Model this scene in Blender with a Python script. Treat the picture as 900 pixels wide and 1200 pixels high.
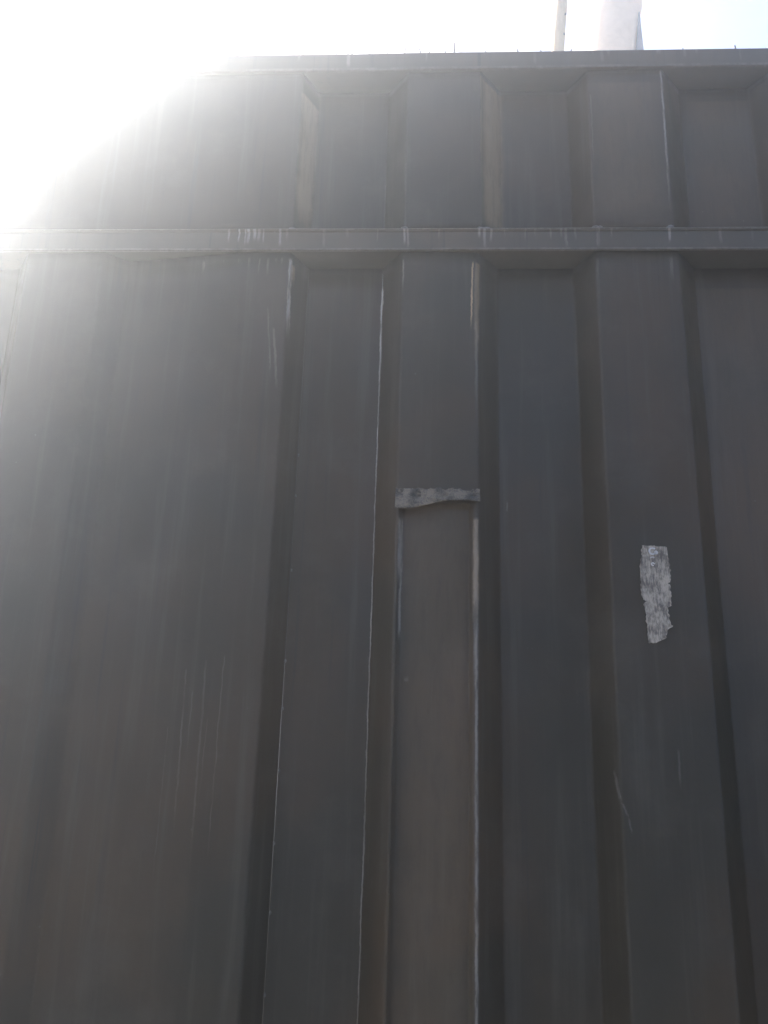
import bpy, bmesh, math, random
from mathutils import Vector, Matrix, noise as mn
random.seed(7)
S = bpy.context.scene
for o in list(bpy.data.objects):
    bpy.data.objects.remove(o)

# ---------------------------------------------------------------- camera
cam_d = bpy.data.cameras.new('camera')
cam = bpy.data.objects.new('camera', cam_d)
S.collection.objects.link(cam)
YAW, PIT, ROL, FPX = 0.0576, 0.31639, 0.03079, 1096.8
fw = Vector((-math.sin(YAW) * math.cos(PIT), math.cos(YAW) * math.cos(PIT), math.sin(PIT)))
r0 = Vector((math.cos(YAW), math.sin(YAW), 0))
u0 = r0.cross(fw)
rt = r0 * math.cos(ROL) + u0 * math.sin(ROL)
up = u0 * math.cos(ROL) - r0 * math.sin(ROL)
M = Matrix((rt, up, -fw)).transposed().to_4x4()
M.translation = Vector((0, -1.05, 1.5))
cam.matrix_world = M
cam_d.sensor_fit = 'VERTICAL'
cam_d.sensor_height = 24.0
cam_d.lens = 24.0 * FPX / 1200.0
cam_d.clip_start = 0.02
cam_d.clip_end = 500
S.camera = cam
S.render.resolution_x, S.render.resolution_y = 768, 1024

# ---------------------------------------------------------------- light
SUN_EL, SUN_AZ = 40.8, -43          # azimuth from +Y towards +X
w = bpy.data.worlds.new('World')
S.world = w
w.use_nodes = True
nt = w.node_tree
bg = nt.nodes['Background']
sky = nt.nodes.new('ShaderNodeTexSky')
sky.sky_type = 'NISHITA'
sky.sun_disc = False
sky.sun_elevation = math.radians(SUN_EL)
sky.sun_rotation = math.radians(SUN_AZ)
sky.altitude = 2800
sky.air_density = 0.5
sky.dust_density = 10.0
sky.ozone_density = 0.0
nt.links.new(sky.outputs[0], bg.inputs[0])
bg.inputs[1].default_value = 0.15

sl = bpy.data.lights.new('sun', 'SUN')
sl.energy = 4.0
sl.angle = math.radians(0.53)
sl.color = (1.0, 0.97, 0.93)
sun = bpy.data.objects.new('sun', sl)
S.collection.objects.link(sun)
e, a = math.radians(SUN_EL), math.radians(SUN_AZ)
sd = Vector((math.cos(e) * math.sin(a), math.cos(e) * math.cos(a), math.sin(e)))
sun.rotation_euler = (-sd).to_track_quat('-Z', 'Y').to_euler()
sun.location = sd * 20

S.view_settings.view_transform = 'Standard'
S.view_settings.look = 'None'
S.view_settings.gamma = 1.0
S.view_settings.exposure = 2.33
S.render.engine = 'CYCLES'
S.cycles.volume_bounces = 1
S.cycles.max_bounces = 6

GLARE_DENSITY = 0.087

# ---------------------------------------------------------------- helpers
COL = S.collection


def link(name, me, mat=None, parent=None, smooth=False):
    o = bpy.data.objects.new(name, me)
    COL.objects.link(o)
    if mat:
        me.materials.append(mat)
    if parent:
        o.parent = parent
    if smooth:
        me.polygons.foreach_set('use_smooth', [True] * len(me.polygons))
    return o


def mesh(name, verts, faces):
    me = bpy.data.meshes.new(name)
    me.from_pydata([tuple(v) for v in verts], [], faces)
    me.update()
    return me


def thing(name, label, cat, loc=(0, 0, 0), group=None):
    o = bpy.data.objects.new(name, None)
    COL.objects.link(o)
    o.location = loc
    o['label'] = label
    o['category'] = cat
    if group:
        o['group'] = group
    return o


def box_mesh(x0, x1, y0, y1, z0, z1, bev=0.0, seg=2):
    bm = bmesh.new()
    bmesh.ops.create_cube(bm, size=1)
    bmesh.ops.scale(bm, vec=(x1 - x0, y1 - y0, z1 - z0), verts=bm.verts)
    bmesh.ops.translate(bm, vec=((x0 + x1) / 2, (y0 + y1) / 2, (z0 + z1) / 2), verts=bm.verts)
    if bev:
        bmesh.ops.bevel(bm, geom=bm.edges[:], offset=bev, segments=seg, affect='EDGES')
    me = bpy.data.meshes.new('box')
    bm.to_mesh(me)
    bm.free()
    return me


def new_mat(name):
    m = bpy.data.materials.new(name)
    m.use_nodes = True
    return m, m.node_tree, m.node_tree.nodes['Principled BSDF']


class NB:
    """small node building shorthand"""
    def __init__(s, nt):
        s.nt = nt

    def n(s, t, **kw):
        nd = s.nt.nodes.new(t)
        for k, v in kw.items():
            setattr(nd, k, v)
        return nd

    def l(s, a, b):
        s.nt.links.new(a, b)

    def math(s, op, a, b=None, c=None, clamp=False):
        nd = s.n('ShaderNodeMath', operation=op, use_clamp=clamp)
        for i, v in enumerate((a, b, c)):
            if v is None:
                continue
            if hasattr(v, 'is_output'):
                s.l(v, nd.inputs[i])
            else:
                nd.inputs[i].default_value = v
        return nd.outputs[0]

    def smooth(s, v, lo, hi, a=0.0, b=1.0):
        nd = s.n('ShaderNodeMapRange', interpolation_type='SMOOTHSTEP')
        s.l(v, nd.inputs[0])
        for i, k in enumerate((lo, hi, a, b)):
            if hasattr(k, 'is_output'):
                s.l(k, nd.inputs[i + 1])
            else:
                nd.inputs[i + 1].default_value = k
        return nd.outputs[0]

    def noise(s, vec, scale, detail=3, rough=0.5, sc=None):
        if sc:
            mp = s.n('ShaderNodeMapping')
            mp.inputs[3].default_value = sc
            s.l(vec, mp.inputs[0])
            vec = mp.outputs[0]
        nd = s.n('ShaderNodeTexNoise')
        nd.inputs['Scale'].default_value = scale
        nd.inputs['Detail'].default_value = detail
        nd.inputs['Roughness'].default_value = rough
        s.l(vec, nd.inputs['Vector'])
        return nd.outputs[0]

    def mix(s, f, a, b):
        nd = s.n('ShaderNodeMix', data_type='RGBA')
        for i, v in ((0, f), (6, a), (7, b)):
            if hasattr(v, 'is_output'):
                s.l(v, nd.inputs[i])
            elif i == 0:
                nd.inputs[i].default_value = v
            else:
                nd.inputs[i].default_value = (*v, 1)
        return nd.outputs[2]


# node group: one worn streak of paint, given by its own place on the metal
sg = bpy.data.node_groups.new('worn_streak', 'ShaderNodeTree')
for nm in ('X', 'Z', 'cx', 'tilt', 'z_top', 'z_bottom', 'width', 'fade_bottom', 'strength'):
    sg.interface.new_socket(nm, in_out='INPUT', socket_type='NodeSocketFloat')
sg.interface.new_socket('mask', in_out='OUTPUT', socket_type='NodeSocketFloat')
g = NB(sg)
gi = g.n('NodeGroupInput')
go = g.n('NodeGroupOutput')
I = gi.outputs
dz = g.math('SUBTRACT', I['z_top'], I['Z'])
cx = g.math('MULTIPLY_ADD', dz, I['tilt'], I['cx'])
dx = g.math('DIVIDE', g.math('ABSOLUTE', g.math('SUBTRACT', I['X'], cx)), I['width'])
mx = g.smooth(dx, 0.35, 1.0, 1.0, 0.0)
mt = g.smooth(dz, -0.002, 0.004)
db = g.math('DIVIDE', g.math('SUBTRACT', I['Z'], I['z_bottom']), I['fade_bottom'])
mb = g.smooth(db, 0.0, 1.0)
g.l(g.math('MULTIPLY', g.math('MULTIPLY', g.math('MULTIPLY', mx, mt), mb), I['strength']), go.inputs[0])


def paint_mat(name, streaks=(), base=(0.058, 0.057, 0.055), seed=0.0, rough=0.42, edge_glints=()):
    m, nt, b = new_mat(name)
    k = NB(nt)
    geo = k.n('ShaderNodeNewGeometry').outputs['Position']
    off = k.n('ShaderNodeVectorMath', operation='ADD')
    off.inputs[1].default_value = (seed, seed * 1.7, seed * 0.6)
    k.l(geo, off.inputs[0])
    P = off.outputs[0]
    big = k.noise(P, 3.0, 4, 0.55)
    mid = k.noise(P, 14.0, 5, 0.6, (1, 1, 0.35))
    fine = k.noise(P, 420.0, 2, 0.6)
    drip = k.noise(P, 60.0, 4, 0.65, (1, 1, 0.04))
    c1 = k.mix(k.smooth(big, 0.38, 0.62), (base[0] * 0.93, base[1] * 0.96, base[2] * 0.95), (base[0] * 1.42, base[1] * 1.18, base[2] * 1.0))
    c2 = k.mix(k.smooth(mid, 0.4, 0.75, 0.0, 0.35), c1, (base[0] * 0.78, base[1] * 0.78, base[2] * 0.78))
    c3 = k.mix(k.smooth(drip, 0.50, 0.76, 0.0, 0.48), c2, (0.110, 0.092, 0.066))
    # rain washed runs, darker, and dusty faded clouds
    run = k.noise(P, 95.0, 3, 0.7, (1, 1, 0.02))
    c3 = k.mix(k.math('MULTIPLY', k.smooth(run, 0.56, 0.72), k.smooth(k.noise(P, 6.0, 3), 0.42, 0.62, 0.0, 0.45)), c3,
               (0.036, 0.031, 0.025))
    dust = k.noise(P, 7.5, 7, 0.72)
    c3 = k.mix(k.smooth(dust, 0.50, 0.74, 0.0, 0.30), c3, (0.125, 0.100, 0.070))
    rs = k.n('ShaderNodeTexVoronoi')
    rs.inputs['Scale'].default_value = 30
    k.l(P, rs.inputs['Vector'])
    rsm = k.math('MULTIPLY', k.smooth(rs.outputs['Distance'], 0.02, 0.06, 1.0, 0.0), k.smooth(k.noise(P, 5.0, 2), 0.55, 0.66))
    c3 = k.mix(k.math('MULTIPLY', rsm, 0.5), c3, (0.11, 0.055, 0.028))
    # dust specks and tiny chips
    sp = k.n('ShaderNodeTexVoronoi')
    sp.inputs['Scale'].default_value = 55
    k.l(P, sp.inputs['Vector'])
    spk = k.math('MULTIPLY', k.smooth(sp.outputs['Distance'], 0.04, 0.075, 1.0, 0.0),
                 k.smooth(k.noise(P, 9.0, 2), 0.58, 0.7))
    c4 = k.mix(k.math('MULTIPLY', spk, 0.35), c3, (0.24, 0.23, 0.21))
    col = c4
    if streaks:
        sep = k.n('ShaderNodeSeparateXYZ')
        k.l(geo, sep.inputs[0])
        wob = k.noise(geo, 45.0, 4, 0.6)
        wob2 = k.noise(geo, 260.0, 3, 0.6)
        X = k.math('ADD', sep.outputs[0], k.math('MULTIPLY_ADD', wob, 0.0042, -0.0021))
        X = k.math('ADD', X, k.math('MULTIPLY_ADD', wob2, 0.0012, -0.0006))
        Z = k.math('ADD', sep.outputs[2], k.math('MULTIPLY_ADD', wob2, 0.006, -0.003))
        brk = k.smooth(k.noise(geo, 120.0, 4, 0.7, (1, 1, 0.18)), 0.34, 0.56, 0.25, 1.0)
        for tone, rows in ((0, [s for s in streaks if s[-1] == 0]), (1, [s for s in streaks if s[-1] == 1])):
            if not rows:
                continue
            acc = None
            for (c, tilt, zt, zb, wd, fb, st, _) in rows:
                gn = k.n('ShaderNodeGroup')
                gn.node_tree = sg
                k.l(X, gn.inputs['X'])
                k.l(Z, gn.inputs['Z'])
                for nm, v in (('cx', c), ('tilt', tilt), ('z_top', zt), ('z_bottom', zb), ('width', wd),
                              ('fade_bottom', fb), ('strength', st)):
                    gn.inputs[nm].default_value = v
                acc = gn.outputs[0] if acc is None else k.math('MAXIMUM', acc, gn.outputs[0])
            if tone == 0:
                brk2 = k.smooth(k.noise(geo, 26.0, 5, 0.75, (1, 1, 0.6)), 0.40, 0.62, 0.25, 1.0)
                for zc, hw, st in edge_glints:  # highlights on the rail edges, painted in as pale broken lines
                    front = k.smooth(sep.outputs[1], -0.0026, -0.0006, 1.0, 0.0)
                    bnd = k.smooth(k.math('ABSOLUTE', k.math('SUBTRACT', Z, zc)), hw * 0.4, hw, st, 0.0)
                    acc = k.math('MAXIMUM', acc, k.math('MULTIPLY', k.math('MULTIPLY', bnd, front), brk2))
            f = k.math('MULTIPLY', acc, brk if tone == 0 else k.smooth(brk, 0.25, 1.0, 0.72, 1.0), clamp=True)
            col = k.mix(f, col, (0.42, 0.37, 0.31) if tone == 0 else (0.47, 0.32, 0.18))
    k.l(col, b.inputs['Base Color'])
    k.l(k.smooth(mid, 0.3, 0.7, rough - 0.06, rough + 0.14), b.inputs['Roughness'])
    b.inputs['Specular IOR Level'].default_value = 0.26
    bp = k.n('ShaderNodeBump')
    bp.inputs['Strength'].default_value = 0.35
    bp.inputs['Distance'].default_value = 0.0006
    hh = k.math('ADD', k.math('MULTIPLY', fine, 0.5), k.math('MULTIPLY', mid, 1.2))
    k.l(hh, bp.inputs['Height'])
    k.l(bp.outputs[0], b.inputs['Normal'])
    return m


def noisy_mat(name, c1, c2, scale, rough=0.8, bump=0.003, stretch=None):
    m, nt, b = new_mat(name)
    k = NB(nt)
    geo = k.n('ShaderNodeNewGeometry').outputs['Position']
    n1 = k.noise(geo, scale, 6, 0.6, stretch)
    n2 = k.noise(geo, scale * 9, 3, 0.6, stretch)
    f = k.math('MULTIPLY_ADD', n2, 0.35, k.math('MULTIPLY', n1, 0.65))
    k.l(k.mix(k.smooth(f, 0.38, 0.62), c1, c2), b.inputs['Base Color'])
    b.inputs['Roughness'].default_value = rough
    bp = k.n('ShaderNodeBump')
    bp.inputs['Strength'].default_value = 0.6
    bp.inputs['Distance'].default_value = bump
    k.l(f, bp.inputs['Height'])
    k.l(bp.outputs[0], b.inputs['Normal'])
    return m


# ---------------------------------------------------------------- wear and tints, listed by place
# (x, tilt, z_top, z_bottom, half width, bottom fade, strength, tone)
low = [
    (-0.0738, 0.0, 2.170, 0.9, 0.0013, 0.9, 0.75, 0),     # long bare edge of the narrow pan
    (-0.0738, 0.0, 2.165, 1.98, 0.0022, 0.12, 0.85, 0),
    (0.0440, -0.02, 2.186, 2.085, 0.0015, 0.03, 0.95, 1), # peeled edge of the middle rib
    (0.0500, -0.01, 2.186, 2.04, 0.0045, 0.06, 0.32, 1),
    (0.0485, 0.0, 2.10, 1.95, 0.0022, 0.09, 0.20, 0),
    (0.0478, 0.0, 1.72, 0.8, 0.0020, 0.5, 0.50, 0),
    (0.0478, 0.0, 1.55, 1.35, 0.0030, 0.1, 0.20, 0),
    (0.0475, 0.0, 1.838, 1.70, 0.0050, 0.06, 0.42, 1),    # strip beside the sunk panel
    (0.0475, 0.0, 1.838, 1.60, 0.0036, 0.12, 0.42, 0),
    (-0.0405, 0.0, 1.838, 1.755, 0.0034, 0.03, 0.50, 0),
    (-0.0395, 0.0, 1.80, 1.690, 0.0018, 0.02, 0.52, 0),
    (-0.0455, 0.0, 2.19, 2.13, 0.0016, 0.05, 0.42, 0),
    (-0.1930, 0.02, 2.192, 2.07, 0.0028, 0.06, 0.72, 0),  # edge of the left rib
    (-0.1900, 0.02, 2.185, 2.15, 0.0030, 0.03, 0.35, 1),
    (-0.2080, 0.10, 2.09, 2.00, 0.0022, 0.03, 0.25, 0),
    (-0.2180, 0.10, 2.12, 2.01, 0.0016, 0.03, 0.18, 0),
    (-0.2800, 0.02, 1.655, 1.47, 0.0014, 0.06, 0.16, 0),    # faint scratches
    (-0.2700, 0.0, 1.63, 1.55, 0.0009, 0.06, 0.13, 0),
    (-0.2575, 0.01, 1.665, 1.43, 0.0017, 0.06, 0.12, 0),
    (-0.2500, -0.02, 1.60, 1.50, 0.0008, 0.06, 0.11, 0),
    (-0.2370, 0.0, 1.67, 1.44, 0.0010, 0.06, 0.14, 0),
    (-0.2950, 0.0, 1.59, 1.42, 0.0010, 0.06, 0.10, 0),
    (0.1960, 0.15, 1.556, 1.524, 0.0014, 0.006, 0.30, 0), # small squiggle of a scratch
    (0.2010, 0.45, 1.524, 1.508, 0.0014, 0.004, 0.26, 0),
    (0.2080, 0.15, 1.508, 1.492, 0.0014, 0.005, 0.28, 0),
    (0.2640, 0.0, 1.58, 1.535, 0.0016, 0.02, 0.14, 0),
    (0.0870, 0.0, 1.872, 1.858, 0.0016, 0.005, 0.26, 0),
    (-0.030, 0.0, 1.652, 1.646, 0.0040, 0.003, 0.22, 0),
    (0.0040, 0.0, 1.856, 0.9, 0.0560, 0.6, 0.11, 1),      # browner sunk panel
    (0.3900, 0.0, 2.17, 1.6, 0.0800, 0.3, 0.09, 1),
    (0.2030, 0.0, 2.19, 2.11, 0.0026, 0.05, 0.12, 0),
    (0.2960, 0.0, 2.192, 2.15, 0.0030, 0.03, 0.22, 0),
]
for px in (-0.262, -0.251, -0.247, -0.236, -0.226, -0.218, -0.205, -0.31, -0.285):
    low.append((px + 0.006 * random.random(), 0, 2.192, 2.192 - random.uniform(0.008, 0.03), random.uniform(0.0012, 0.003),
                0.012, random.uniform(0.12, 0.35), 0))
bar = []
for px, st in ((-0.2760, .28), (-0.2625, .5), (-0.2540, .42), (-0.2500, .5), (-0.2420, .4), (-0.236, .25), (-0.2300, .4),
               (-0.2080, .35), (-0.199, .2), (-0.0450, .38), (-0.0405, .3), (0.0520, .45), (0.0590, .36), (0.0680, .3), (0.112, .14),
               (0.125, .16), (0.145, .16), (0.158, .2), (0.164, .18), (0.176, .15), (0.2050, .28), (0.222, .24), (0.2960, .45), (0.318, .14),
               (0.36, .2), (0.40, .12), (-0.12, .14), (-0.15, .12), (-0.08, .12), (0.085, .15), (0.0, .12)):
    bar.append((px, 0.03 * random.uniform(-1, 1), 2.2345, 2.2345 - random.uniform(0.016, 0.035), random.uniform(0.0012, 0.0030), 0.012, min(st * 1.35, .7), 0))
upp = [
    (0.3015, -0.006, 2.488, 2.24, 0.0018, 0.15, 0.55, 0),
    (0.3015, 0.0, 2.488, 2.42, 0.0026, 0.04, 0.35, 0),
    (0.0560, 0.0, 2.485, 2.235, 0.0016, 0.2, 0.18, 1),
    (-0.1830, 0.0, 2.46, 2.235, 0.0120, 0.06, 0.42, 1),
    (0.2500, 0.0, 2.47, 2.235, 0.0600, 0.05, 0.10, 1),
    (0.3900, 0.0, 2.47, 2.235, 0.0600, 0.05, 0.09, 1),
    (0.0720, 0.0, 2.482, 2.235, 0.0190, 0.03, 0.42, 1),    # brownish tint on one fold
    (0.2045, 0.0, 2.45, 2.30, 0.0012, 0.1, 0.14, 0),
]
top = [(x, 0, 2.525, 2.525 - random.uniform(.012, .03), random.uniform(.0015, .004), .01, random.uniform(.10, .28), 0)
       for x in (0.06, 0.21, 0.222, 0.231, 0.30, 0.335, 0.352, 0.41, 0.13, -0.02, -0.13, -0.2)]

BASE = (0.0565, 0.0435, 0.0265)
M_low = paint_mat('dark_paint_lower', low, BASE, 0.0)
M_bar = paint_mat('dark_paint_bar', bar, (0.094, 0.078, 0.057), 3.1, edge_glints=((2.2332, 0.0022, 0.26), (2.2015, 0.0030, 0.20)))
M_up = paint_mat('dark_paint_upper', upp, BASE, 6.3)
M_top = paint_mat('dark_paint_cap', top, (0.094, 0.078, 0.057), 9.7, edge_glints=((2.4935, 0.0036, 0.16),))
M_lip = noisy_mat('torn_bent_metal', (0.045, 0.035, 0.024), (0.25, 0.19, 0.125), 70, 0.75, 0.002)
M_wire = noisy_mat('rusty_wire', (0.05, 0.035, 0.025), (0.12, 0.08, 0.05), 80, 0.8, 0.0005)

# ---------------------------------------------------------------- the sheet metal fence
D = 0.0375       # depth of the folds
# fold positions (x, is_back) along the wall, lower and upper sheets
LOW = [(-2.442, 0), (-2.414, 1), (-2.322, 1), (-2.294, 0), (-2.192, 0), (-2.164, 1), (-2.072, 1), (-2.044, 0)]
base_cycle = [(-0.442, 0), (-0.414, 1), (-0.322, 1), (-0.294, 0)]
LOW = []
for n in range(-9, -2):
    LOW += [(0.058 + n * 0.25, 0), (0.086 + n * 0.25, 1), (0.178 + n * 0.25, 1), (0.205 + n * 0.25, 0)]
LOW += [(-0.442, 0), (-0.414, 0.55), (-0.255, 0), (-0.1925, 0), (-0.1738, 1), (-0.0738, 1), (-0.0455, 0), (0.0500, 0), (0.0785, 1), (0.1785, 1), (0.2015, 0),
        (0.3060, 0), (0.3350, 1), (0.4300, 1), (0.4560, 0)]
for n in range(2, 10):
    LOW += [(0.058 + n * 0.25, 0), (0.086 + n * 0.25, 1), (0.180 + n * 0.25, 1), (0.207 + n * 0.25, 0)]
UPP = [(x, b) for x, b in LOW if x > -0.2]
UPP = [(-2.6, 0)] + [((x + 0.0055) if abs(x - 0.05) < 1e-4 else (x + 0.006 if abs(x - 0.0785) < 1e-4 else (x - 0.003 if abs(x - 0.306) < 1e-4 else x)), b)
       for x, b in UPP]

XEND = -0.735       # unseen free end, placed to let sun light the air in front
SILL_Z = 1.856     # top of the sunk panel in the middle rib


def base_depth(prof, x):
    for (xa, ba), (xb, bb) in zip(prof, prof[1:]):
        if xa <= x <= xb:
            t = (x - xa) / (xb - xa)
            return D * (ba + (bb - ba) * t)
    return 0.0


def sm(t):
    t = max(0.0, min(1.0, t))
    return t * t * (3 - 2 * t)


def sheet(name, prof, x0, x1, z0, z1, mat, parent, nz, sunk=False, seed=0.0):
    xs = []
    R = 0.0016
    for (x, b) in prof:
        for q in (-1.6, -0.8, 0, 0.8, 1.6):
            xs.append(x + q * R)
    for (xa, ba), (xb, bb) in zip(prof, prof[1:]):
        n = 9 if ba == bb else 3
        for i in range(1, n):
            xs.append(xa + (xb - xa) * i / n)
    if sunk:
        for c in (-0.0445, -0.0425, -0.040, -0.037, 0.0395, 0.042, 0.045, 0.047):
            xs.append(c)
    xs = sorted(x for x in xs if x0 - 1e-6 < x < x1 + 1e-6)
    xs = [x0] + [x for x in xs if x0 + 6e-4 < x < x1 - 6e-4] + [x1]
    ys = []
    for x in xs:     # rounded bends: mean over the bend radius
        ys.append(sum(base_depth(prof, x + q * R * 0.5) for q in (-2, -1, 0, 1, 2)) / 5)
    zs = [z0 + (z1 - z0) * i / nz for i in range(nz + 1)]
    if sunk:
        zs += [SILL_Z - 0.006, SILL_Z - 0.003, SILL_Z - 0.0005, SILL_Z + 0.0015]
        zs = sorted(zs)
    verts, faces = [], []
    T = 0.0015
    for z in zs:
        for x, y in zip(xs, ys):
            # oil canning: sheet metal is never quite flat
            v = Vector((x * 5 + seed, z * 1.3, seed))
            dy = 0.0026 * mn.noise(v) + 0.0010 * mn.noise(Vector((x * 16, z * 6 + seed, 3.3)))
            if sunk and -0.05 < x < 0.052:
                inx = sm((x + 0.0435) / 0.006) * sm((0.0455 - x) / 0.006)
                s = inx * sm((SILL_Z - z) / 0.003)
                dy += 0.0090 * s
                dy += s * 0.0012 * mn.noise(Vector((x * 30, z * 9, 8)))
            verts.append((x, y + dy, z))
    nx = len(xs)
    nv = len(verts)
    verts += [(x, y + T, z) for x, y, z in verts]
    nzz = len(zs)
    for j in range(nzz - 1):
        for i in range(nx - 1):
            p = j * nx + i
            faces.append((p, p + 1, p + nx + 1, p + nx))
            q = p + nv
            faces.append((q, q + nx, q + nx + 1, q + 1))
    for j in range(nzz - 1):
        for i in (0, nx - 1):
            p = j * nx + i
            f = (p, p + nx, p + nx + nv, p + nv)
            faces.append(f if i == 0 else f[::-1])
    for i in range(nx - 1):
        for j in (0, nzz - 1):
            p = j * nx + i
            f = (p, p + nv, p + nv + 1, p + 1)
            faces.append(f if j == 0 else f[::-1])
    me = mesh(name, verts, faces)
    return link(name, me, mat, parent, True)


fence = thing('metal_fence', 'tall dark grey metal wall of vertically folded sheets with a cross bar', 'metal wall')
CAP_B, CAP_T, BAR_B, BAR_T = 2.4899, 2.5228, 2.199, 2.2337
sheet('sheet_panel', LOW, XEND, -0.1735, 0.04, BAR_B + 0.004, M_low, fence, 60, False, 1.0)
sheet('sheet_panel', LOW, -0.1733, -0.0740, 0.04, BAR_B + 0.004, M_low, fence, 60, False, 4.0)
sheet('sheet_panel', LOW, -0.0738, 2.45, 0.04, BAR_B + 0.004, M_low, fence, 90, True, 7.0)
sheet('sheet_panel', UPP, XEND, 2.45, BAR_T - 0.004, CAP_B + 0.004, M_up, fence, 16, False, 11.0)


def rail(name, prof, mat, nx=160):
    """prof: (y, z) outline counter-clockwise seen from +x; gently uneven along x"""
    xa, xb = XEND - 0.004, 2.46
    verts, faces = [], []
    k = len(prof)
    for i in range(nx + 1):
        x = xa + (xb - xa) * i / nx
        for y, z in prof:
            verts.append((x, y + 0.0009 * mn.noise(Vector((x * 7, z * 3, 1))),
                          z + 0.0010 * mn.noise(Vector((x * 4, 5, z * 0.2)))))
    for i in range(nx):
        for j in range(k):
            a_, b_ = i * k + j, i * k + (j + 1) % k
            faces.append((a_, b_, b_ + k, a_ + k))
    faces.append(tuple(range(k))[::-1])
    faces.append(tuple(nx * k + j for j in range(k)))
    me = mesh(name, verts, faces)
    bm = bmesh.new()
    bm.from_mesh(me)
    bmesh.ops.recalc_face_normals(bm, faces=bm.faces)
    bm.to_mesh(me)
    bm.free()
    return link(name, me, mat, fence)


def channel(zb, zt, lip):
    p = [(-0.0020, zb + 0.0012), (-0.0046, zb + 0.0002), (-0.0060, zb + 0.0016), (-0.0054, zb + lip), (-0.0032, zb + lip + 0.0012),
         (-0.0030, zt - lip - 0.0010), (-0.0048, zt - lip), (-0.0056, zt - 0.0018), (-0.0042, zt - 0.0002),
         (D + 0.012, zt), (D + 0.012, zb)]
    return p


rail('middle_rail', channel(BAR_B, BAR_T, 0.0042), M_bar)
rail('top_rail', [(-0.0030, CAP_B), (-0.0056, CAP_B + 0.0010), (-0.0058, CAP_B + 0.0045), (-0.0036, CAP_B + 0.0062), (-0.0034, CAP_T - 0.0022),
                  (-0.0018, CAP_T), (D + 0.02, CAP_T), (D + 0.02, CAP_B)], M_top)
link('bottom_rail', box_mesh(XEND - 0.004, 2.46, -0.004, D + 0.012, 0.012, 0.052, 0.003), M_bar, fence)

# weld beads where the rails meet the sheet bends
def blob(name, c, r, mat, parent, sq=(1, 1, 1), seed=0, amp=0.3):
    bm = bmesh.new()
    bmesh.ops.create_icosphere(bm, subdivisions=2, radius=1)
    for v in bm.verts:
        n = 1 + amp * mn.noise(v.co * 1.7 + Vector((seed, seed, seed)))
        v.co = Vector((v.co.x * sq[0], v.co.y * sq[1], v.co.z * sq[2])) * (r * n)
        v.co += Vector(c)
    me = bpy.data.meshes.new(name)
    bm.to_mesh(me)
    bm.free()
    return link(name, me, mat, parent, True)


M_weld = noisy_mat('painted_weld', (0.08, 0.07, 0.06), (0.24, 0.21, 0.18), 150, 0.6, 0.001)
for i, (x, z) in enumerate([(-0.0450, 2.2345), (0.0545, 2.2340), (0.0620, 2.2335), (0.2030, 2.2350), (0.2075, 2.2345), (0.2980, 2.2350),
                            (-0.1930, 2.2340)]):
    blob('weld_bead', (x, -0.0022, z), 0.0034, M_weld, fence, (1.5, 0.7, 0.8), i * 3.3)
M_dot = noisy_mat('bare_spot_weld', (0.08, 0.07, 0.06), (0.20, 0.18, 0.16), 200, 0.6, 0.001)
for i, (x, z) in enumerate([(-0.1732, 1.930), (-0.1736, 1.876), (-0.1730, 1.781), (-0.1736, 1.672), (-0.1732, 1.617), (-0.1730, 1.548),
                            (-0.1736, 1.47), (-0.1731, 1.40), (-0.1735, 1.32)]):
    blob('spot_weld', (x + 0.001, D - 0.0005, z), 0.0016, M_dot, fence, (0.7, 0.8, 1.3), i * 2.1)

# the bent lip of metal over the sunk panel
XL, XR = -0.0475, 0.0525
verts, faces = [], []
NXL, NZL = 60, 14
for i in range(NXL + 1):
    t = i / NXL
    x = XL + (XR - XL) * t
    ztop = 1.8742 + 0.0030 * mn.noise(Vector((x * 130, 1, 0))) + 0.0022 * mn.noise(Vector((x * 420, 1, 0))) - 0.0020 * sm((0.012 - abs(t - 0.86) * 0.1) / 0.012)
    zbot = 1.8470 + 0.0105 * sm((t - 0.12) / 0.55) - 0.0008 * sm((t - 0.8) / 0.2)
    for j in range(NZL + 1):
        s = j / NZL                       # 0 top .. 1 bottom
        z = ztop + (zbot - ztop) * s
        rough = 0.0018 * mn.noise(Vector((x * 110, s * 4.0, 2))) + 0.0013 * mn.noise(Vector((x * 260, s * 9, 5)))
        for dx_, ds_ in ((-0.0195, 0.42), (0.0115, 0.5), (0.0455, 0.5)):
            rough += 0.0032 * math.exp(-((x - dx_) / 0.0042) ** 2 - ((s - ds_) / 0.22) ** 2)
        y = -0.0012 - 0.0060 * sm(s * 1.15) ** 1.3 + rough * (0.4 + 0.8 * math.sin(math.pi * s))
        if j == 0:
            y = -0.0006
        verts.append((x, y, z))
nv = len(verts)
verts += [(x, y + 0.0014, z + 0.0002) for x, y, z in verts]
W = NZL + 1
for i in range(NXL):
    for j in range(NZL):
        p = i * W + j
        faces.append((p, p + 1, p + W + 1, p + W))
        q = p + nv
        faces.append((q, q + W, q + W + 1, q + 1))
    for j in (0, NZL):
        p = i * W + j
        f = (p, p + W, p + W + nv, p + nv)
        faces.append(f if j == 0 else f[::-1])
lip = link('bent_lip', mesh('bent_lip', verts, faces), M_lip, fence, True)
lip['label'] = 'torn and bent lip of grey metal above the sunk panel'

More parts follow.
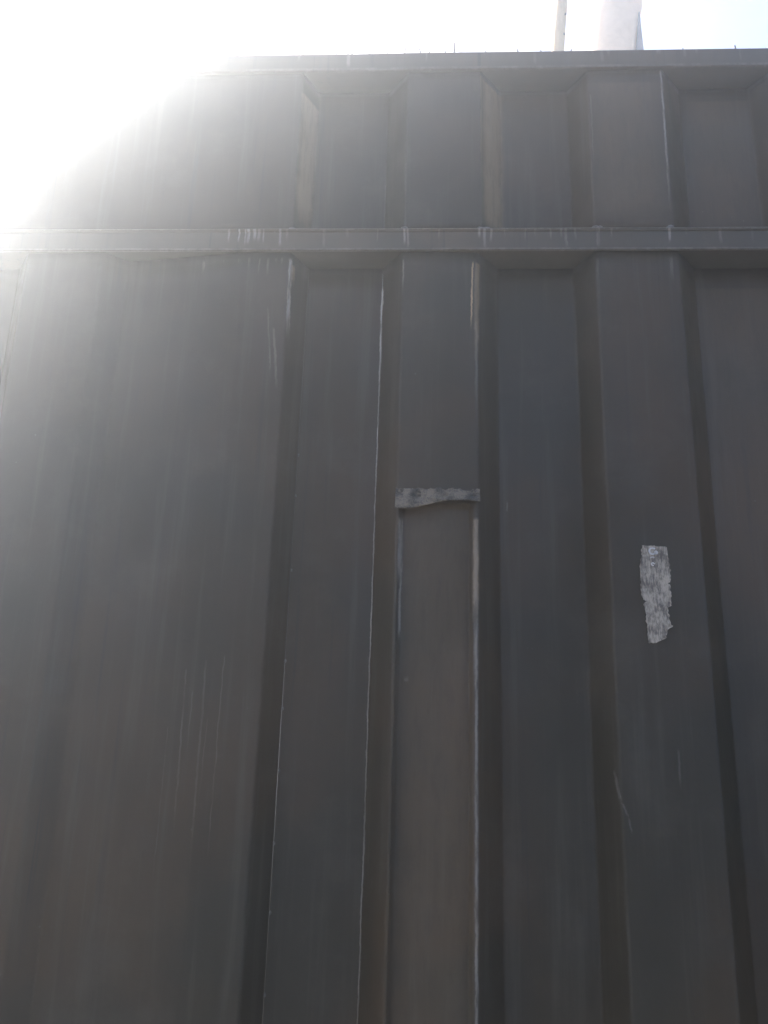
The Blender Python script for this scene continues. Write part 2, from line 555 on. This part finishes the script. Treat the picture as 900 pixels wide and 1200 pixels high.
# wire stubs and screw tips standing along the top rail
for i, (px, h, ln) in enumerate([(-0.2020, 0.006, 0.1), (-0.1955, 0.010, -0.1), (-0.1330, 0.006, 0.2), (-0.1260, 0.010, 0.0), (-0.0520, 0.012, 0.1),
                                 (-0.0270, 0.010, -0.3), (-0.0185, 0.008, 0.3), (0.0185, 0.018, 0.0), (0.0270, 0.004, 0.2), (0.1080, 0.007, -0.1), (0.1810, 0.006, 0.1),
                                 (0.4080, 0.008, -0.1), (-0.150, 0.007, 0.2), (-0.101, 0.006, 0), (-0.075, 0.008, -0.2), (0.004, 0.007, 0.3), (0.062, 0.006, 0.1), (0.141, 0.006, -.2), (0.335, 0.005, .1), (-0.29, 0.006, 0)]):
    bm = bmesh.new()
    bmesh.ops.create_cone(bm, cap_ends=True, segments=7, radius1=0.0013, radius2=0.0009, depth=h * 1.25 + 0.006)
    for v in bm.verts:
        v.co.z += (h * 1.25 + 0.006) / 2 - 0.005
        v.co.x += v.co.z * ln
    me = bpy.data.meshes.new('wire_stub')
    bm.to_mesh(me)
    bm.free()
    o = link('wire_stub', me, M_wire, fence)
    o.location = (px, 0.004, CAP_T)

# posts of the wall, behind the sheets
for x in (XEND + 0.045, 0.85, 2.4):
    link('post', box_mesh(x - 0.04, x + 0.04, D + 0.0225, D + 0.1025, 0.0, CAP_T - 0.03, 0.004), M_bar, fence)

# ---------------------------------------------------------------- torn sticker
m, nt_, b = new_mat('torn_silver_paper')
k = NB(nt_)
geo = k.n('ShaderNodeNewGeometry').outputs['Position']
n1 = k.noise(geo, 75, 5, 0.75, (1, 1, 0.6))
n2 = k.noise(geo, 480, 3, 0.7, (1, 1, 0.25))
f = k.math('MULTIPLY_ADD', n2, 0.5, k.math('MULTIPLY', n1, 0.5))
k.l(k.mix(k.smooth(f, 0.40, 0.60), (0.13, 0.10, 0.07), (0.50, 0.41, 0.30)), b.inputs['Base Color'])
b.inputs['Roughness'].default_value = 0.7
bp = k.n('ShaderNodeBump')
bp.inputs['Strength'].default_value = 0.7
bp.inputs['Distance'].default_value = 0.0006
k.l(f, bp.inputs['Height'])
k.l(bp.outputs[0], b.inputs['Normal'])
M_paper = m

stk = thing('torn_sticker', 'torn silver grey paper sticker stuck upright on the dark rib at the right', 'sticker', (0.2492, -0.001, 1.751))
# outline, (u, v): u 0..1 across, v 0 top .. 1 bottom
Lf = [(0.0, 0.13), (0.10, 0.10), (0.22, 0.02), (0.38, 0.02), (0.48, 0.0), (0.57, 0.07), (0.575, 0.20), (0.60, 0.09), (0.72, 0.12), (0.86, 0.15), (1.0, 0.15)]
Rt = [(0.0, 0.93), (0.10, 0.96), (0.22, 1.0), (0.375, 1.0), (0.385, 0.86), (0.405, 0.97), (0.62, 0.97), (0.635, 0.84), (0.78, 0.88), (0.83, 0.97), (0.86, 0.80), (0.95, 0.72), (1.0, 0.40)]


def interp(tab, v):
    for (a_, x_), (b_, y_) in zip(tab, tab[1:]):
        if a_ <= v <= b_:
            return x_ + (y_ - x_) * (v - a_) / (b_ - a_)
    return tab[-1][1]


WS, HS = 0.0345, 0.1130
NV, NU = 110, 14
verts, faces = [], []
for j in range(NV + 1):
    v = j / NV
    l_ = interp(Lf, v) + 0.05 * mn.noise(Vector((v * 30, 0, 0)))
    r_ = interp(Rt, v) + 0.05 * mn.noise(Vector((v * 34, 7, 0)))
    for i in range(NU + 1):
        u = i / NU
        x = (l_ + (r_ - l_) * u - 0.5) * WS + 0.0016
        z = HS * (0.5 - v) + (0.0016 * mn.noise(Vector((u * 9, 3, 0))) if j in (0, NV) else 0) - 0.0015 * u * (1 - v)
        y = -0.0006 - 0.0016 * (max(0, abs(u - 0.5) * 2 - 0.72) / 0.28) * abs(mn.noise(Vector((v * 9, 2 + round(u) * 5, 0)))) - 0.0005 * abs(mn.noise(Vector((x * 200, z * 160, 1)))) - 0.0002
        verts.append((x, y, z))
nv = len(verts)
verts += [(x, 0.0008, z) for x, y, z in verts]
W = NU + 1
for j in range(NV):
    for i in range(NU):
        p = j * W + i
        faces.append((p, p + W, p + W + 1, p + 1))
    for i in (0, NU):
        p = j * W + i
        f = (p, p + nv, p + W + nv, p + W)
        faces.append(f if i == 0 else f[::-1])
for i in range(NU):
    for j in (0, NV):
        p = j * W + i
        f = (p, p + 1, p + 1 + nv, p + nv)
        faces.append(f if j == 0 else f[::-1])
link('paper', mesh('paper', verts, faces), M_paper, stk)
# rubbed round mark at its top
M_mark = noisy_mat('pale_print', (0.60, 0.56, 0.50), (0.72, 0.68, 0.62), 300, 0.7, 0.0002)


def ring_arc(cx, cz, r, a0, a1, wdt, n=18):
    v_, f_ = [], []
    for i in range(n + 1):
        t = math.radians(a0 + (a1 - a0) * i / n)
        rr = r * (1 + 0.10 * mn.noise(Vector((i * 0.7, cx * 90, 0))))
        for q, y in ((rr - wdt, -0.0012), (rr + wdt, -0.0012), (rr + wdt, -0.0018), (rr - wdt, -0.0018)):
            v_.append((cx + q * math.cos(t), y, cz + q * math.sin(t)))
    for i in range(n):
        for j in range(4):
            a_, b_ = i * 4 + j, i * 4 + (j + 1) % 4
            f_.append((a_, b_, b_ + 4, a_ + 4))
    f_.append((0, 1, 2, 3))
    f_.append((n * 4 + 3, n * 4 + 2, n * 4 + 1, n * 4))
    return v_, f_


va, fa = [], []
for args in ((0.0002, 0.0495, 0.0036, 40, 350, 0.0009), (0.0040, 0.0478, 0.0014, 0, 360, 0.0008), (-0.0004, 0.0400, 0.0024, 30, 150, 0.0004),
             (-0.0002, 0.0340, 0.0016, 0, 300, 0.0006)):
    v_, f_ = ring_arc(*args)
    o_ = len(va)
    va += v_
    fa += [tuple(i + o_ for i in f) for f in f_]
link('printed_mark', mesh('printed_mark', va, fa), M_mark, stk)

# ---------------------------------------------------------------- things behind the wall
M_wood = noisy_mat('pale_weathered_wood', (0.60, 0.42, 0.23), (0.74, 0.54, 0.32), 14, 0.8, 0.004, (1, 1, 0.25))
M_conc = noisy_mat('pale_beige_render', (0.72, 0.49, 0.30), (0.80, 0.56, 0.36), 5, 0.85, 0.003)
M_dark = noisy_mat('shade_wedge_grey', (0.10, 0.10, 0.11), (0.16, 0.16, 0.17), 30, 0.6, 0.001)


def tube(pts, radii, seg=20, wob=0.0, seed=0, knots=()):
    verts, faces = [], []
    for i, (c, r) in enumerate(zip(pts, radii)):
        for s in range(seg):
            t = 2 * math.pi * s / seg
            d_ = Vector((math.cos(t), math.sin(t), 0))
            rr = r * (1 + wob * mn.noise(Vector((d_.x * 1.5, d_.y * 1.5 + seed, c[2] * 6))))
            for kz, ka, kh in knots:
                dd = ((c[2] - kz) / 0.014) ** 2 + ((math.atan2(math.sin(t - ka), math.cos(t - ka))) / 0.5) ** 2
                rr += kh * math.exp(-dd)
            verts.append((c[0] + d_.x * rr, c[1] + d_.y * rr, c[2]))
    n = len(pts)
    for i in range(n - 1):
        for s in range(seg):
            a_, b_ = i * seg + s, i * seg + (s + 1) % seg
            faces.append((a_, b_, b_ + seg, a_ + seg))
    faces.append(tuple(range(seg))[::-1])
    faces.append(tuple((n - 1) * seg + s for s in range(seg)))
    return verts, faces


def lin(a_, b_, t):
    return a_ + (b_ - a_) * t


pole = thing('wooden_pole', 'thin pale wooden pole with small knots rising behind the top rail', 'pole', (0.10, 0.6, 0))
N = 240
pts, rad = [], []
for i in range(N + 1):
    z = 3.62 * i / N
    x = 0.2567 + (z - 3.105) * 0.088
    pts.append((x - 0.102 + 0.0015 * mn.noise(Vector((0, 0, z * 5))), 0.012 * math.sin(z * 2), z))
    rad.append(0.0140 - 0.0005 * (z - 3.1))
v_, f_ = tube(pts, rad, 18, 0.06, 2, [(3.215, -1.1, 0.003), (3.155, -0.9, 0.003), (3.30, -2.0, 0.003), (2.9, -1.0, .003)])
link('shaft', mesh('shaft', v_, f_), M_wood, pole, True)
M_knot = noisy_mat('dark_knot', (0.16, 0.13, 0.10), (0.30, 0.24, 0.19), 60, 0.8, 0.001)
for i, z in enumerate((3.203, 3.146, 3.32, 2.93)):
    x = 0.2567 + (z - 3.105) * 0.088 - 0.10
    blob('knot', (x + 0.0065, 0.012 * math.sin(z * 2) - 0.0112, z), 0.0042, M_knot, pole, (1.0, 0.5, 0.9), i * 1.9)

colm = thing('concrete_column', 'thick pale beige round column leaning slightly right behind the top rail', 'column', (0.45, 1.5, 0))
pts, rad = [], []
N = 60
for i in range(N + 1):
    z = 4.9 * i / N
    t = (z - 3.978) / 0.23
    xr = 0.6550 + 0.034 * t + 0.004 * max(0, t) ** 2       # right edge
    xl = 0.4950 + 0.026 * t
    pts.append(((xl + xr) / 2 - 0.45, 0, z))
    rad.append((xr - xl) / 2)
v_, f_ = tube(pts, rad, 36, 0.01, 5)
link('shaft', mesh('shaft', v_, f_), M_conc, colm, True)
# narrow dark wedge added for the shading on the column's right edge
gv = [(0.640, -0.05, 3.85), (0.672, -0.05, 3.85), (0.664, -0.05, 4.10), (0.661, -0.05, 4.10),
      (0.640, -0.02, 3.85), (0.672, -0.02, 3.85), (0.664, -0.02, 4.10), (0.661, -0.02, 4.10)]
gv = [(x - 0.45, y, z) for x, y, z in gv]
gf = [(0, 1, 2, 3), (7, 6, 5, 4), (0, 4, 5, 1), (1, 5, 6, 2), (2, 6, 7, 3), (3, 7, 4, 0)]
link('shade_wedge', mesh('shade_wedge', gv, gf), M_dark, colm)

# ---------------------------------------------------------------- ground
M_earth = noisy_mat('dry_earth', (0.10, 0.08, 0.06), (0.17, 0.135, 0.10), 3, 0.95, 0.02)
M_pave = noisy_mat('concrete_pavement', (0.085, 0.08, 0.073), (0.14, 0.13, 0.12), 2.5, 0.9, 0.004)
M_road = noisy_mat('asphalt', (0.045, 0.045, 0.046), (0.07, 0.068, 0.066), 20, 0.9, 0.006)
M_kerb = noisy_mat('kerb_concrete', (0.30, 0.29, 0.27), (0.38, 0.37, 0.35), 6, 0.9, 0.004)


def struct(name, me, mat):
    o = link(name, me, mat)
    o['kind'] = 'structure'
    return o


def plane(x0, x1, y0, y1, z):
    return mesh('sheet', [(x0, y0, z), (x1, y0, z), (x1, y1, z), (x0, y1, z)], [(0, 1, 2, 3)])


struct('ground', plane(-60, 60, -60, 60, -0.13), M_earth)
struct('pavement', box_mesh(-55, 55, -2.6, 0.3, -0.12, 0.0), M_pave)
struct('kerb', box_mesh(-55, 55, -2.76, -2.603, -0.12, 0.004, 0.012), M_kerb)
struct('road', plane(-55, 55, -9.5, -2.763, -0.122), M_road)
struct('yard', box_mesh(-55, 55, 0.303, 30, -0.12, -0.02), M_earth)

# ---------------------------------------------------------------- scattering air volume, added to imitate lens glare
hz = link('glare_haze', box_mesh(-62, 62, -62, 62, -1.2, 5.1))
hz['kind'] = 'stuff'
m = bpy.data.materials.new('glare_air')
m.use_nodes = True
nt = m.node_tree
nt.nodes.clear()
out = nt.nodes.new('ShaderNodeOutputMaterial')
pv = nt.nodes.new('ShaderNodeVolumePrincipled')
pv.inputs['Color'].default_value = (0.91, 0.94, 0.95, 1)
pv.inputs['Density'].default_value = GLARE_DENSITY
pv.inputs['Anisotropy'].default_value = 0.87
nt.links.new(pv.outputs[0], out.inputs['Volume'])
hz.data.materials.append(m)
